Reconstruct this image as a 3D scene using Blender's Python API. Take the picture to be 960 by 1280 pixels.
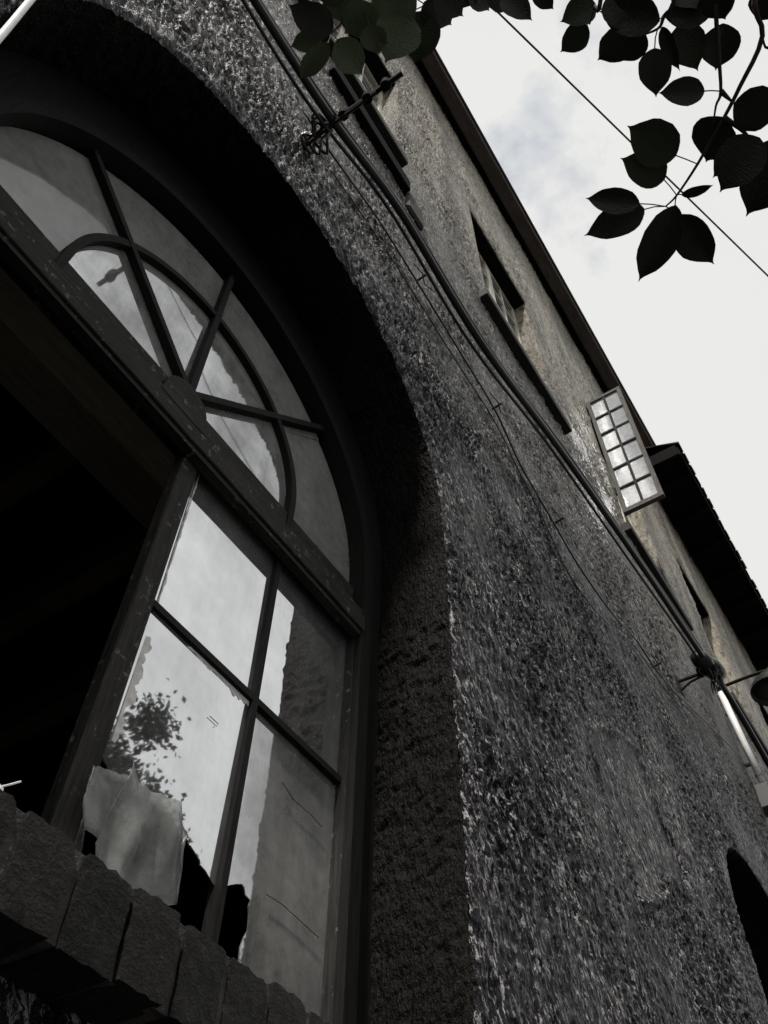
import bpy, math, random
import numpy as np
from mathutils import Vector, Matrix, Quaternion
for o in list(bpy.data.objects): bpy.data.objects.remove(o)
S = bpy.context.scene
C = S.collection
R = math.radians
EYE = 1.6                       # height of the camera above the pavement
random.seed(7); rng = np.random.default_rng(7)

# ------------------------------------------------------------------ camera
# x runs along the wall away from the viewer, y into the wall, z up
FPX = 1127.85                   # focal length in photo pixels (960 x 1280)
AX = np.array([0.54586230, -0.68340241, 0.48476334])
AN = np.array([-0.83775174, -0.43524093, 0.32975347])
AZ = np.array([0.01436547, 0.58611132, 0.81010318])
RIGHT = np.array([AX[0], AN[0], AZ[0]]); UP = np.array([AX[1], AN[1], AZ[1]]); FWD = np.array([AX[2], AN[2], AZ[2]])
cam = bpy.data.cameras.new('camera'); camo = bpy.data.objects.new('camera', cam); C.objects.link(camo)
M4 = Matrix.Identity(4)
for i in range(3):
    M4[i][0] = RIGHT[i]; M4[i][1] = UP[i]; M4[i][2] = -FWD[i]
M4[2][3] = EYE
camo.matrix_world = M4
cam.sensor_fit = 'VERTICAL'; cam.sensor_height = 36; cam.lens = FPX / 1280 * 36
cam.clip_start = 0.02; cam.clip_end = 2000
S.camera = camo

# ------------------------------------------------------------------ sky and sun
SUN_DIR = Vector((-0.56, -0.15, 0.81)).normalized()
w = bpy.data.worlds.new('World'); S.world = w; w.use_nodes = True
nt = w.node_tree; nt.nodes.clear()
def wn(t, **k):
    n = nt.nodes.new(t)
    for a, b in k.items(): setattr(n, a, b)
    return n
sky = wn('ShaderNodeTexSky', sky_type='NISHITA', sun_disc=False)
sky.sun_elevation = math.asin(SUN_DIR.z); sky.sun_rotation = math.atan2(SUN_DIR.x, SUN_DIR.y)
tc = wn('ShaderNodeTexCoord')
n1 = wn('ShaderNodeTexNoise'); n1.inputs['Scale'].default_value = 3.1; n1.inputs['Detail'].default_value = 8; n1.inputs['Roughness'].default_value = .58
n2 = wn('ShaderNodeTexNoise'); n2.inputs['Scale'].default_value = 2.3; n2.inputs['Detail'].default_value = 6; n2.inputs['Roughness'].default_value = .55
mp = wn('ShaderNodeMapping'); mp.inputs['Location'].default_value = (8.47, 14.3, 4.95)
mq = wn('ShaderNodeMapping'); mq.inputs['Location'].default_value = (15.07, 23.1, 9.9); nt.links.new(tc.outputs['Generated'], mq.inputs['Vector']); nt.links.new(mq.outputs[0], n1.inputs['Vector'])
nt.links.new(tc.outputs['Generated'], mp.inputs['Vector']); nt.links.new(mp.outputs[0], n2.inputs['Vector'])
cr = wn('ShaderNodeValToRGB'); cr.color_ramp.elements[0].position = .27; cr.color_ramp.elements[1].position = .40; cr.color_ramp.elements[0].color = (.38, .38, .38, 1)
cs = wn('ShaderNodeValToRGB'); cs.color_ramp.elements[0].position = .34; cs.color_ramp.elements[1].position = .53
cs.color_ramp.elements[0].color = (4.95, 5.0, 5.05, 1); cs.color_ramp.elements[1].color = (5.55, 5.55, 5.42, 1)
nt.links.new(n1.outputs['Fac'], cr.inputs[0]); nt.links.new(n2.outputs['Fac'], cs.inputs[0])
mx = wn('ShaderNodeMixRGB'); bg = wn('ShaderNodeBackground'); bg.inputs['Strength'].default_value = .15
out = wn('ShaderNodeOutputWorld')
nt.links.new(cr.outputs[0], mx.inputs[0]); nt.links.new(sky.outputs[0], mx.inputs[1]); nt.links.new(cs.outputs[0], mx.inputs[2])
nt.links.new(mx.outputs[0], bg.inputs[0]); nt.links.new(bg.outputs[0], out.inputs[0])
sl = bpy.data.lights.new('sun', 'SUN'); sl.energy = 4.6; sl.angle = R(3.0); sl.color = (1, .96, .9)
so = bpy.data.objects.new('sun', sl); C.objects.link(so)
so.rotation_euler = (-SUN_DIR).to_track_quat('-Z', 'Y').to_euler(); so.location = (0, -5, 20)

S.render.engine = 'CYCLES'
vs = S.view_settings; vs.view_transform = 'Standard'; vs.look = 'None'; vs.exposure = 0; vs.gamma = 1; vs.use_curve_mapping = False

# ------------------------------------------------------------------ helpers
def ray(p):
    q = np.array([p[0]-480, p[1]-640, FPX]); return q[0]*RIGHT - q[1]*UP + q[2]*FWD
def at_y(p, y): r = ray(p); return r*(y/r[1])            # where a pixel's line meets the plane y
def at_d(p, d): r = ray(p); return r*(d/np.linalg.norm(r))

def nz(v): return np.asarray(v, float)/np.linalg.norm(v)
class MB:
    def __init__(s): s.v = []; s.f = []
    def add(s, vv, ff):
        b = len(s.v); s.v += [tuple(map(float, a)) for a in vv]; s.f += [tuple(b+i for i in q) for q in ff]; return s
    def box(s, x0, x1, y0, y1, z0, z1, bev=0.0):
        if bev <= 0:
            return s.add([(x, y, z) for z in (z0, z1) for y in (y0, y1) for x in (x0, x1)],
                         [(0,2,3,1),(4,5,7,6),(0,1,5,4),(2,6,7,3),(0,4,6,2),(1,3,7,5)])
        import bmesh
        bm = bmesh.new(); bmesh.ops.create_cube(bm, size=1)
        for q in bm.verts: q.co = Vector((x0+(q.co.x+.5)*(x1-x0), y0+(q.co.y+.5)*(y1-y0), z0+(q.co.z+.5)*(z1-z0)))
        bmesh.ops.bevel(bm, geom=bm.edges[:], offset=bev, segments=1, affect='EDGES')
        bm.verts.index_update(); s.add([q.co for q in bm.verts], [[q.index for q in f.verts] for f in bm.faces]); bm.free(); return s
    def bar(s, a, b, wd, dp, n=(0, -1, 0)):
        """rectangular bar a->b, wd wide in the plane, dp deep along n"""
        a = np.asarray(a, float); b = np.asarray(b, float); t = nz(b-a); n = nz(np.asarray(n, float)-t*np.dot(n, t)); u = np.cross(t, n)
        vv = [p+u*i*wd/2+n*j*dp/2 for p in (a, b) for j in (-1, 1) for i in (-1, 1)]
        return s.add(vv, [(0,1,3,2),(4,6,7,5),(0,4,5,1),(2,3,7,6),(0,2,6,4),(1,5,7,3)])
    def tube(s, pts, r, n=8, cap=True):
        P = [np.asarray(p, float) for p in pts]; m = len(P); rr = r if hasattr(r, '__len__') else [r]*m
        t0 = nz(P[1]-P[0]); u = nz(np.cross(t0, (0, 0, 1) if abs(t0[2]) < .9 else (1, 0, 0))); vv = []
        for i in range(m):
            t = nz(P[min(i+1, m-1)]-P[max(i-1, 0)]); u = nz(u-t*np.dot(u, t)); q = np.cross(t, u)
            vv += [P[i]+rr[i]*(u*math.cos(2*math.pi*k/n)+q*math.sin(2*math.pi*k/n)) for k in range(n)]
        ff = [(i*n+k, i*n+(k+1) % n, (i+1)*n+(k+1) % n, (i+1)*n+k) for i in range(m-1) for k in range(n)]
        if cap: ff += [tuple(range(n-1, -1, -1)), tuple((m-1)*n+k for k in range(n))]
        return s.add(vv, ff)
    def lathe(s, prof, c, ax, n=16):
        """prof: (radius, distance along ax)"""
        ax = nz(ax); u = nz(np.cross(ax, (0, 0, 1) if abs(ax[2]) < .9 else (1, 0, 0))); q = np.cross(ax, u); c = np.asarray(c, float)
        vv = [c+ax*h+r*(u*math.cos(2*math.pi*k/n)+q*math.sin(2*math.pi*k/n)) for r, h in prof for k in range(n)]
        return s.add(vv, [(i*n+k, i*n+(k+1) % n, (i+1)*n+(k+1) % n, (i+1)*n+k) for i in range(len(prof)-1) for k in range(n)])
    def plate(s, poly, y0, y1):
        """polygon of (x,z) extruded from y0 to y1"""
        n = len(poly); vv = [(x, y0, z) for x, z in poly]+[(x, y1, z) for x, z in poly]
        return s.add(vv, [tuple(range(n)), tuple(range(2*n-1, n-1, -1))]+[(i, n+i, n+(i+1) % n, (i+1) % n) for i in range(n)])
    def strip(s, A, B, y0, y1):
        """band between the (x,z) curves A and B, extruded y0..y1"""
        n = len(A); vv = [(x, y, z) for y in (y0, y1) for L in (A, B) for x, z in L]
        ff = []
        for i in range(n-1):
            a, b, c, d = i, n+i, 2*n+i, 3*n+i
            ff += [(a, a+1, b+1, b), (c, d, d+1, c+1), (a, c, c+1, a+1), (b, b+1, d+1, d)]
        ff += [(0, n, 3*n, 2*n), (n-1, 3*n-1, 4*n-1, 2*n-1)]
        return s.add(vv, ff)
    def mesh(s, name, org=(0, 0, 0), smooth=False):
        m = bpy.data.meshes.new(name); o = np.array(org)
        m.from_pydata([tuple(np.array(v)-o) for v in s.v], [], s.f); m.update()
        if smooth: m.shade_smooth()
        return m
    def build(s, name, mat, parent=None, smooth=False, org=None):
        if org is None: org = parent['_org'] if parent is not None and '_org' in parent else (0, 0, 0)
        return link(name, s.mesh(name, tuple(org), smooth), mat, parent, org)

ORG = {}
def root_of(o):
    while o.parent: o = o.parent
    return o
def link(name, mesh, mat, parent=None, org=(0, 0, 0)):
    o = bpy.data.objects.new(name, mesh); C.objects.link(o)
    if mat is not None and not mesh.materials: mesh.materials.append(MAT[mat])
    if parent is not None: o.parent = parent
    else: o.location = (org[0], org[1], org[2]+EYE)
    return o
def thing(name, label, cat, base=(0, 0, -EYE), group=None):
    o = bpy.data.objects.new(name, None); C.objects.link(o); o.location = (base[0], base[1], base[2]+EYE)
    o.empty_display_size = .1; ORG[o.name] = tuple(base)
    o['label'] = label; o['category'] = cat
    if group: o['group'] = group
    return o
def tag(o, label, cat, group=None):
    o['label'] = label; o['category'] = cat
    if group: o['group'] = group
    return o
def part(mb, name, mat, parent, smooth=False):
    """mesh part whose vertices are given in eye-relative metres"""
    org = ORG[root_of(parent).name]
    return link(name, mb.mesh(name, org, smooth), mat, parent)
def piece(name, mesh, parent, loc, rot=None, sc=None):
    """copy of a shared mesh as a part, loc in eye-relative metres (parent meshes sit at their root's origin)"""
    org = ORG[root_of(parent).name]
    o = bpy.data.objects.new(name, mesh); C.objects.link(o); o.parent = parent
    o.location = (loc[0]-org[0], loc[1]-org[1], loc[2]-org[2])
    if rot is not None: o.rotation_euler = rot
    if sc is not None: o.scale = sc
    return o

# value noise
def hsh(i, j, s):
    h = (i.astype(np.uint64)*np.uint64(374761393)+j.astype(np.uint64)*np.uint64(668265263)+np.uint64(s*982451653+12345)) & np.uint64(0xffffffff)
    h = ((h ^ (h >> np.uint64(13)))*np.uint64(1274126177)) & np.uint64(0xffffffff)
    h = ((h ^ (h >> np.uint64(16)))*np.uint64(2246822519)) & np.uint64(0xffffffff)
    return (h ^ (h >> np.uint64(15))).astype(np.float64)/2147483648.0-1
def vn(u, v, s=0):
    u = np.asarray(u, float)+1000; v = np.asarray(v, float)+1000
    i = np.floor(u).astype(np.int64); j = np.floor(v).astype(np.int64); a = u-i; b = v-j
    a = a*a*a*(a*(a*6-15)+10); b = b*b*b*(b*(b*6-15)+10)
    return (hsh(i, j, s)*(1-a)+hsh(i+1, j, s)*a)*(1-b)+(hsh(i, j+1, s)*(1-a)+hsh(i+1, j+1, s)*a)*b
def rough(u, v, s=0):
    """height of thrown roughcast plaster, metres"""
    a = .934*u+.358*v; b = -.358*u+.934*v; wu = a+.006*vn(u/.03, v/.03, s+31); wv = b+.008*vn(u/.03, v/.03, s+32)
    lump = 1-2*np.abs(vn(wu/.018, wv/.044, s+2)); big = vn(wu/.045, wv/.11, s+1)
    fine = 1-2*np.abs(vn(wu/.0115, wv/.028, s+3)); mod = .65+.5*vn(u/.35, v/.35, s+9)
    return (.0056*big+.0090*lump+.0058*fine)*mod+.004*vn(u/.4, v/.4, s+4)+.005*vn(u/1.3, v/1.3, s+5)

# ------------------------------------------------------------------ materials
MAT = {}
class NM:
    def __init__(s, name):
        m = bpy.data.materials.new(name); m.use_nodes = True; s.m = m; s.t = m.node_tree; s.t.nodes.clear(); MAT[name] = m
        s.out = s.n('ShaderNodeOutputMaterial'); s.p = s.n('ShaderNodeBsdfPrincipled'); s.l(s.p.outputs[0], s.out.inputs[0])
        g = s.n('ShaderNodeNewGeometry'); s.pos = g.outputs['Position']
        s.obj = s.n('ShaderNodeTexCoord').outputs['Object']; s.rnd = s.n('ShaderNodeObjectInfo').outputs['Random']
    def n(s, t, **k):
        n = s.t.nodes.new(t)
        for a, b in k.items(): setattr(n, a, b)
        return n
    def l(s, a, b): s.t.links.new(a, b)
    def noise(s, scale, detail=4, ro=.55, vec=None, st=None, dist=0, rot=False):
        n = s.n('ShaderNodeTexNoise'); n.inputs['Scale'].default_value = scale; n.inputs['Detail'].default_value = detail
        n.inputs['Roughness'].default_value = ro; n.inputs['Distortion'].default_value = dist; v = vec or s.pos
        if rot:
            mr = s.n('ShaderNodeMapping'); mr.inputs['Rotation'].default_value = (0, R(21), 0); s.l(v, mr.inputs[0]); v = mr.outputs[0]
        if st:
            mp = s.n('ShaderNodeMapping'); mp.inputs['Scale'].default_value = st; s.l(v, mp.inputs[0]); v = mp.outputs[0]
        s.l(v, n.inputs['Vector']); return n.outputs['Fac']
    def ramp(s, x, stops):
        r = s.n('ShaderNodeValToRGB'); e = r.color_ramp.elements
        while len(e) < len(stops): e.new(.5)
        for q, (p, c) in zip(e, stops): q.position = p; q.color = (*c, 1) if hasattr(c, '__len__') else (c, c, c, 1)
        s.l(x, r.inputs[0]); return r.outputs[0]
    def mix(s, f, a, b, mode='MIX'):
        n = s.n('ShaderNodeMixRGB', blend_type=mode)
        for i, q in zip((0, 1, 2), (f, a, b)):
            if hasattr(q, 'links'): s.l(q, n.inputs[i])
            else: n.inputs[i].default_value = q if not hasattr(q, '__len__') else (*q, 1)
        return n.outputs[0]
    def math(s, op, a, b=0.0):
        n = s.n('ShaderNodeMath', operation=op)
        for i, q in zip((0, 1), (a, b)):
            if hasattr(q, 'links'): s.l(q, n.inputs[i])
            else: n.inputs[i].default_value = q
        return n.outputs[0]
    def bump(s, h, dist, st=1.0, prev=None):
        b = s.n('ShaderNodeBump'); b.inputs['Distance'].default_value = dist; b.inputs['Strength'].default_value = st
        s.l(h, b.inputs['Height'])
        if prev is not None: s.l(prev, b.inputs['Normal'])
        return b.outputs[0]
    def fin(s, col=None, ro=.6, nrm=None, spec=.5, metal=0):
        if col is not None:
            if hasattr(col, 'links'): s.l(col, s.p.inputs['Base Color'])
            else: s.p.inputs['Base Color'].default_value = (*col, 1)
        if hasattr(ro, 'links'): s.l(ro, s.p.inputs['Roughness'])
        else: s.p.inputs['Roughness'].default_value = ro
        s.p.inputs['Specular IOR Level'].default_value = spec; s.p.inputs['Metallic'].default_value = metal
        if nrm is not None: s.l(nrm, s.p.inputs['Normal'])
        return s

def stucco(name, lo, hi, tan, up):
    m = NM(name)
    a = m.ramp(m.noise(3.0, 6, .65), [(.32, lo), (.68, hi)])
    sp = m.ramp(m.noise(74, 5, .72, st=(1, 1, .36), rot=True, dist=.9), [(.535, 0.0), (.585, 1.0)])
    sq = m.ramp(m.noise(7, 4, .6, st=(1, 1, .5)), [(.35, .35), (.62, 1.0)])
    a = m.mix(m.math('MULTIPLY', m.math('MULTIPLY', sp, sq), .8), a, (.52, .50, .50) if up else (.022, .020, .018))  # glints of the relief painted as pale grit on the roughcast
    if up:      # upper storey: tan, with the brighter daylight painted in, brown weathering, ragged lower limit
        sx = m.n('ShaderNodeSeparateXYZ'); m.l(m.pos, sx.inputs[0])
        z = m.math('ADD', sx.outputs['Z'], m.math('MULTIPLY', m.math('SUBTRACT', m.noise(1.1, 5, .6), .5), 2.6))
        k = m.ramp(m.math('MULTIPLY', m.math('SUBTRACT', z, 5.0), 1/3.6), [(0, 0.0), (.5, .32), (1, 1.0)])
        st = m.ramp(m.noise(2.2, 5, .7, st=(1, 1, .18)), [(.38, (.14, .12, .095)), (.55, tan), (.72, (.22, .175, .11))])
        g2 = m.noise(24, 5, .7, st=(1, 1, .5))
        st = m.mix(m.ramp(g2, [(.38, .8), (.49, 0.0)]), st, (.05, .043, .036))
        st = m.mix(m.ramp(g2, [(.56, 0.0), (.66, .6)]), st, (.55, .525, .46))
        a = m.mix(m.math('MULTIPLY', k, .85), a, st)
        # darker lower wall beyond a ragged upright edge
        x = m.math('ADD', sx.outputs['X'], m.math('MULTIPLY', m.math('SUBTRACT', m.noise(5, 4, .6), .5), .22))
        d1 = m.ramp(m.math('SUBTRACT', x, 5.0), [(.30, 0.0), (.36, 1.0)])
        d2 = m.ramp(m.math('MULTIPLY', m.math('SUBTRACT', 6.9, z), 1.0), [(.0, 0.0), (.5, 1.0)])
        a = m.mix(m.math('MULTIPLY', m.math('MULTIPLY', d1, d2), .7), a, (.016, .015, .016))
    b = m.bump(m.noise(260, 3, .6), .0025, .9)
    b = m.bump(m.noise(105, 3, .6, st=(1, 1, .42), rot=True), .014, 1.0, b)
    b = m.bump(m.noise(34, 3, .6, st=(1, 1, .42), rot=True), .016, .5, b)
    m.fin(a, .36, b, .09 if up else .04)
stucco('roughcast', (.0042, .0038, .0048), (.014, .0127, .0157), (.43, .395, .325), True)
stucco('reveal_plaster', (.005, .0045, .0045), (.013, .0115, .010), (.1, .1, .1), False)  # same stucco with dark grit: the shade of the reveal put into its colour

def wood(name, lo, hi, st, ro=.7, bd=.0016):
    m = NM(name)
    g = m.noise(9, 7, .65, vec=m.obj, st=st, dist=.6)
    a = m.ramp(g, [(.3, lo), (.52, tuple((x+y)/2 for x, y in zip(lo, hi))), (.72, hi)])
    a = m.mix(m.ramp(m.noise(4, 4, .6), [(.45, 0.0), (.7, .5)]), a, lo)
    if name.startswith('frame'):
        fl = m.ramp(m.noise(34, 6, .7, vec=m.obj, st=(1, 1, 1)), [(.60, 0.0), (.64, 1.0)])
        a = m.mix(m.math('MULTIPLY', fl, .7), a, (.15, .145, .135))
    m.fin(a, ro, m.bump(g, bd, .9), .12 if name != 'dark_timber' else .02)
wood('frame_wood_x', (.008, .0076, .0072), (.045, .043, .040), (1, 16, 16))
wood('frame_wood_z', (.008, .0076, .0072), (.045, .043, .040), (16, 16, 1))
wood('bar_wood', (.006, .006, .006), (.020, .019, .018), (12, 12, 2))
wood('black_wood', (.005, .005, .005), (.015, .0145, .0135), (14, 14, 1))
wood('dark_timber', (.005, .005, .005), (.012, .011, .011), (2, 9, 9))
wood('gutter_brown', (.05, .042, .038), (.15, .128, .115), (.6, 6, 6), .55)
wood('pale_paint', (.40, .375, .31), (.78, .74, .64), (5, 5, 1))
wood('casement_grey', (.05, .047, .043), (.16, .15, .138), (10, 10, 1))
wood('beam_wood', (.25, .2, .15), (.5, .42, .32), (.8, 9, 9))

m = NM('brick')
c = m.ramp(m.rnd, [(0, (.005, .0046, .0046)), (.85, (.010, .0088, .0085)), (.95, (.016, .010, .0085)), (1, (.02, .010, .0085))])
sp = m.ramp(m.noise(120, 4, .65), [(.5, 0.0), (.75, 1.0)])
c = m.mix(m.math('MULTIPLY', sp, .4), c, (.055, .05, .046))
c = m.mix(m.ramp(m.noise(14, 5, .7), [(.5, 0.0), (.7, .65)]), c, (.016, .016, .015))
m.fin(c, .6, m.bump(m.noise(260, 3, .6), .002, .9, m.bump(m.noise(60, 4, .6), .004, .6)), .12)
m = NM('mortar'); m.fin(m.ramp(m.noise(40, 5), [(.3, (.016, .015, .014)), (.7, (.06, .056, .05))]), .8, m.bump(m.noise(160, 4), .004, .9), .3)
m = NM('render_slab'); m.fin(m.ramp(m.noise(12, 6), [(.3, (.010, .010, .010)), (.7, (.026, .025, .024))]), .75, m.bump(m.noise(120, 4), .003, .8), .3)
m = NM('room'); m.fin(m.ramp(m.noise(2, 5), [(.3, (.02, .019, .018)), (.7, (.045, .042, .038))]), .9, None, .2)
m = NM('asphalt'); m.fin(m.ramp(m.noise(60, 5), [(.3, (.035, .035, .036)), (.7, (.07, .068, .066))]), .85, m.bump(m.noise(200, 3), .003), .3)
m = NM('paving'); m.fin(m.ramp(m.noise(9, 6), [(.3, (.045, .044, .042)), (.7, (.085, .082, .078))]), .85, m.bump(m.noise(150, 3), .003), .3)
m = NM('cable_black'); m.fin((.012, .012, .013), .38, m.bump(m.noise(90, 2), .001), .5)
m = NM('cable_grey'); m.fin((.05, .05, .05), .45, None, .5)
m = NM('white_plastic'); m.fin(m.ramp(m.noise(25, 4), [(.3, (.66, .65, .62)), (.7, (.82, .82, .8))]), .4, None, .5)
m = NM('porcelain'); m.fin((.006, .005, .005), .8, None, .05)
m = NM('iron'); m.fin(m.ramp(m.noise(50, 5), [(.35, (.006, .006, .006)), (.7, (.02, .013, .010))]), .75, m.bump(m.noise(140, 3), .001), .15)
m = NM('green_enamel'); m.fin(m.ramp(m.noise(10, 4), [(.3, (.008, .013, .010)), (.7, (.012, .02, .015))]), .35, None, .5)
m = NM('roof_tile'); m.fin(m.ramp(m.noise(14, 5), [(.3, (.07, .035, .028)), (.7, (.17, .085, .065))]), .8, m.bump(m.noise(90, 3), .003), .3)
m = NM('bark'); m.fin(m.ramp(m.noise(20, 5, st=(1, 1, .3)), [(.3, (.022, .017, .014)), (.7, (.06, .048, .04))]), .85, m.bump(m.noise(60, 4, st=(1, 1, .25)), .006), .3)
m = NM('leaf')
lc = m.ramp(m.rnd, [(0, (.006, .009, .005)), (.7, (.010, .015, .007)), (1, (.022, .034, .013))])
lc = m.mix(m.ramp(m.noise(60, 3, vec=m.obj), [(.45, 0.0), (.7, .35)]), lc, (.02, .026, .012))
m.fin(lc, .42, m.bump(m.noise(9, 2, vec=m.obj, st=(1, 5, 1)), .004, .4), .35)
m = NM('lit_leaf'); m.fin(m.ramp(m.noise(60, 3, vec=m.obj), [(.35, (.06, .085, .04)), (.7, (.11, .14, .07))]), .4, m.bump(m.noise(9, 2, vec=m.obj, st=(1, 5, 1)), .006, .5), .4)  # same leaf, its colour lightened where daylight falls on the near cluster
m = NM('far_leaf'); m.fin(m.ramp(m.noise(1.2, 3), [(.3, (.012, .020, .009)), (.7, (.03, .042, .018))]), .6, None, .3)
m = NM('torn_sheet'); m.fin(m.ramp(m.noise(14, 5, .6), [(.3, (.16, .165, .16)), (.7, (.38, .39, .37))]), .32, m.bump(m.noise(9, 3), .004, .5), .5)
ms_ = m.n('ShaderNodeMixShader'); mt_ = m.n('ShaderNodeBsdfTransparent'); m.l(m.ramp(m.noise(11, 4, .6), [(.35, .3), (.65, .7)]), ms_.inputs[0])
m.l(m.p.outputs[0], ms_.inputs[1]); m.l(mt_.outputs[0], ms_.inputs[2]); m.l(ms_.outputs[0], m.out.inputs[0])
m = NM('putty'); m.fin(m.ramp(m.noise(40, 5), [(.3, (.5, .49, .47)), (.7, (.78, .78, .76))]), .6, m.bump(m.noise(120, 3), .002), .4)

def glass(name, refl_ior, dust_lo, dust_hi, dust_col, wav, sharp=.02):
    m = NM(name); t = m.t; t.nodes.remove(m.p)
    nb = m.bump(m.noise(4.5, 0, .5), wav, 1.0)
    gl = m.n('ShaderNodeBsdfGlossy'); gl.inputs['Roughness'].default_value = sharp; gl.inputs['Color'].default_value = (.96, .97, 1, 1)
    m.l(nb, gl.inputs['Normal'])
    tr = m.n('ShaderNodeBsdfTransparent'); tr.inputs['Color'].default_value = (.78, .82, .80, 1)
    fr = m.n('ShaderNodeValue'); fr.outputs[0].default_value = refl_ior
    a = m.n('ShaderNodeMixShader'); m.l(fr.outputs[0], a.inputs[0]); m.l(tr.outputs[0], a.inputs[1]); m.l(gl.outputs[0], a.inputs[2])
    df = m.n('ShaderNodeBsdfDiffuse')
    m.l(m.ramp(m.noise(30, 4), [(.3, tuple(x*.75 for x in dust_col)), (.7, dust_col)]), df.inputs['Color'])
    d = m.math('ADD', m.noise(3.2, 6, .65), m.math('MULTIPLY', m.math('SUBTRACT', m.noise(8, 5, .7, st=(1, 1, .12)), .5), .5))
    k = m.ramp(d, [(.3, dust_lo), (.72, dust_hi)])
    b = m.n('ShaderNodeMixShader'); m.l(k, b.inputs[0]); m.l(a.outputs[0], b.inputs[1]); m.l(df.outputs[0], b.inputs[2])
    m.l(b.outputs[0], m.out.inputs[0])
glass('old_glass', .78, .02, .42, (.34, .34, .34), .0012)
glass('hazy_glass', .6, .05, .75, (.30, .30, .29), .0012, .03)
glass('dusty_glass', .24, .45, .75, (.30, .31, .29), .001, .05)
glass('far_glass', .3, .05, .25, (.4, .4, .42), .002)
glass('frosted_glass', .5, .35, .7, (.62, .64, .67), .002, .12)

# ------------------------------------------------------------------ ground
def structure(mb, name, mat):
    o = link(name, mb.mesh(name, (0, 0, -EYE)), mat, None, (0, 0, -EYE)); o['kind'] = 'structure'; return o
structure(MB().box(-200, 200, -300, 200, -EYE-.3, -EYE-.12), 'road', 'asphalt')
structure(MB().box(-60, 60, -1.7, .72, -EYE-.119, -EYE, .01), 'pavement', 'paving')

# ------------------------------------------------------------------ the building
WY = .8                                     # face of the wall
ARCH = (.65, 2.30, .875, .46)               # centre x, springing z, radius, bottom
ARCH2 = (4.86, 2.2, .73, .46)
UPW = [(.13, 1.20), (2.37, 3.38), (4.61, 5.65), (6.86, 7.9), (9.1, 10.1)]
UZ = (5.63, 7.80)
EAVE = 10.4
house = thing('stucco_building', 'tall dark roughcast building with a broken arched window and rows of upper casements', 'building', (3, WY, -EYE))

def sd_arch(x, z, a):
    cx, cz, r, b = a
    up = np.hypot(x-cx, z-cz)-r; lo = np.abs(x-cx)-r
    return np.maximum(np.where(z > cz, up, lo), b-z)
def sd_rect(x, z, q, zz):
    return np.maximum(np.abs(x-(q[0]+q[1])/2)-(q[1]-q[0])/2, np.abs(z-(zz[0]+zz[1])/2)-(zz[1]-zz[0])/2)
def grade(a, b, s0, k, back=None):
    v = [a]
    while v[-1] < b: v.append(v[-1]+max(s0, k*abs(v[-1])))
    v[-1] = b; return v
xs = np.array([-2.5+.1*i for i in range(22)]+grade(-.3, 15, .0050, .0036))
zs = np.array([-EYE-.05+.06*i for i in range(20)]+grade(-.40, EAVE, .0050, .0040))
nx, nzz = len(xs), len(zs)
Xg, Zg = np.meshgrid(xs, zs, indexing='ij')
ops = [lambda x, z: sd_arch(x, z, ARCH), lambda x, z: sd_arch(x, z, ARCH2)]+[(lambda x, z, q=q: sd_rect(x, z, q, UZ)) for q in UPW]
sd = np.full(Xg.shape, 9.0); which = np.zeros(Xg.shape, int)
for i, f in enumerate(ops):
    q = f(Xg, Zg); which = np.where(q < sd, i, which); sd = np.minimum(sd, q)
keepv = sd >= 0
cell = keepv[:-1, :-1] & keepv[1:, :-1] & keepv[1:, 1:] & keepv[:-1, 1:]
use = np.zeros(Xg.shape, int)
for a, b in ((slice(None, -1), slice(None, -1)), (slice(1, None), slice(None, -1)), (slice(1, None), slice(1, None)), (slice(None, -1), slice(1, None))):
    use[a, b] += cell
near = (use > 0) & (use < 4) & (sd < .2)
near[0, :] = near[-1, :] = False; near[:, 0] = near[:, -1] = False
Xp, Zp = Xg.copy(), Zg.copy()
for it in range(3):
    for i, f in enumerate(ops):
        mk = near & (which == i)
        if not mk.any(): continue
        x, z = Xp[mk], Zp[mk]; e = 1e-4
        g0 = f(x, z); gx = (f(x+e, z)-f(x-e, z))/(2*e); gz = (f(x, z+e)-f(x, z-e))/(2*e); gl = np.hypot(gx, gz)+1e-9
        Xp[mk] = x-g0*gx/gl**2; Zp[mk] = z-g0*gz/gl**2
h = rough(Xp, Zp)
# smooth repair patch with a raised ragged rim
PC = [(2.515, 2.176), (3.084, 2.543), (3.368, 2.048), (2.665, 1.592)]
pin = np.full(Xg.shape, 9.0)
wx = Xp+.05*vn(Xp/.16, Zp/.16, 60); wz = Zp+.05*vn(Xp/.16, Zp/.16, 61)
for i in range(4):
    (ax_, az_), (bx_, bz_) = PC[i], PC[(i+1) % 4]; L = math.hypot(bx_-ax_, bz_-az_)
    pin = np.minimum(pin, -((bx_-ax_)*(wz-az_)-(bz_-az_)*(wx-ax_))/L)
mk = np.clip(pin/.03, 0, 1); rim = np.exp(-(pin/.016)**2)*(.4+.6*np.clip(vn(Xp/.12, Zp/.12, 62)+.4, 0, 1))
h = h*(1-.75*mk)-.005*mk+.011*rim
# shallow bulges and scabs of later plaster
h += .006*np.clip(vn(Xp/.22, Zp/.5, 70)-.45, 0, 1)*3
edge = np.where(near, 0.0, np.clip(sd, 0, 9)); tt = np.clip(1-edge/.03, 0, 1)
h = h*(1-.35*tt)-.010*tt**2
Yp = WY-h
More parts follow.
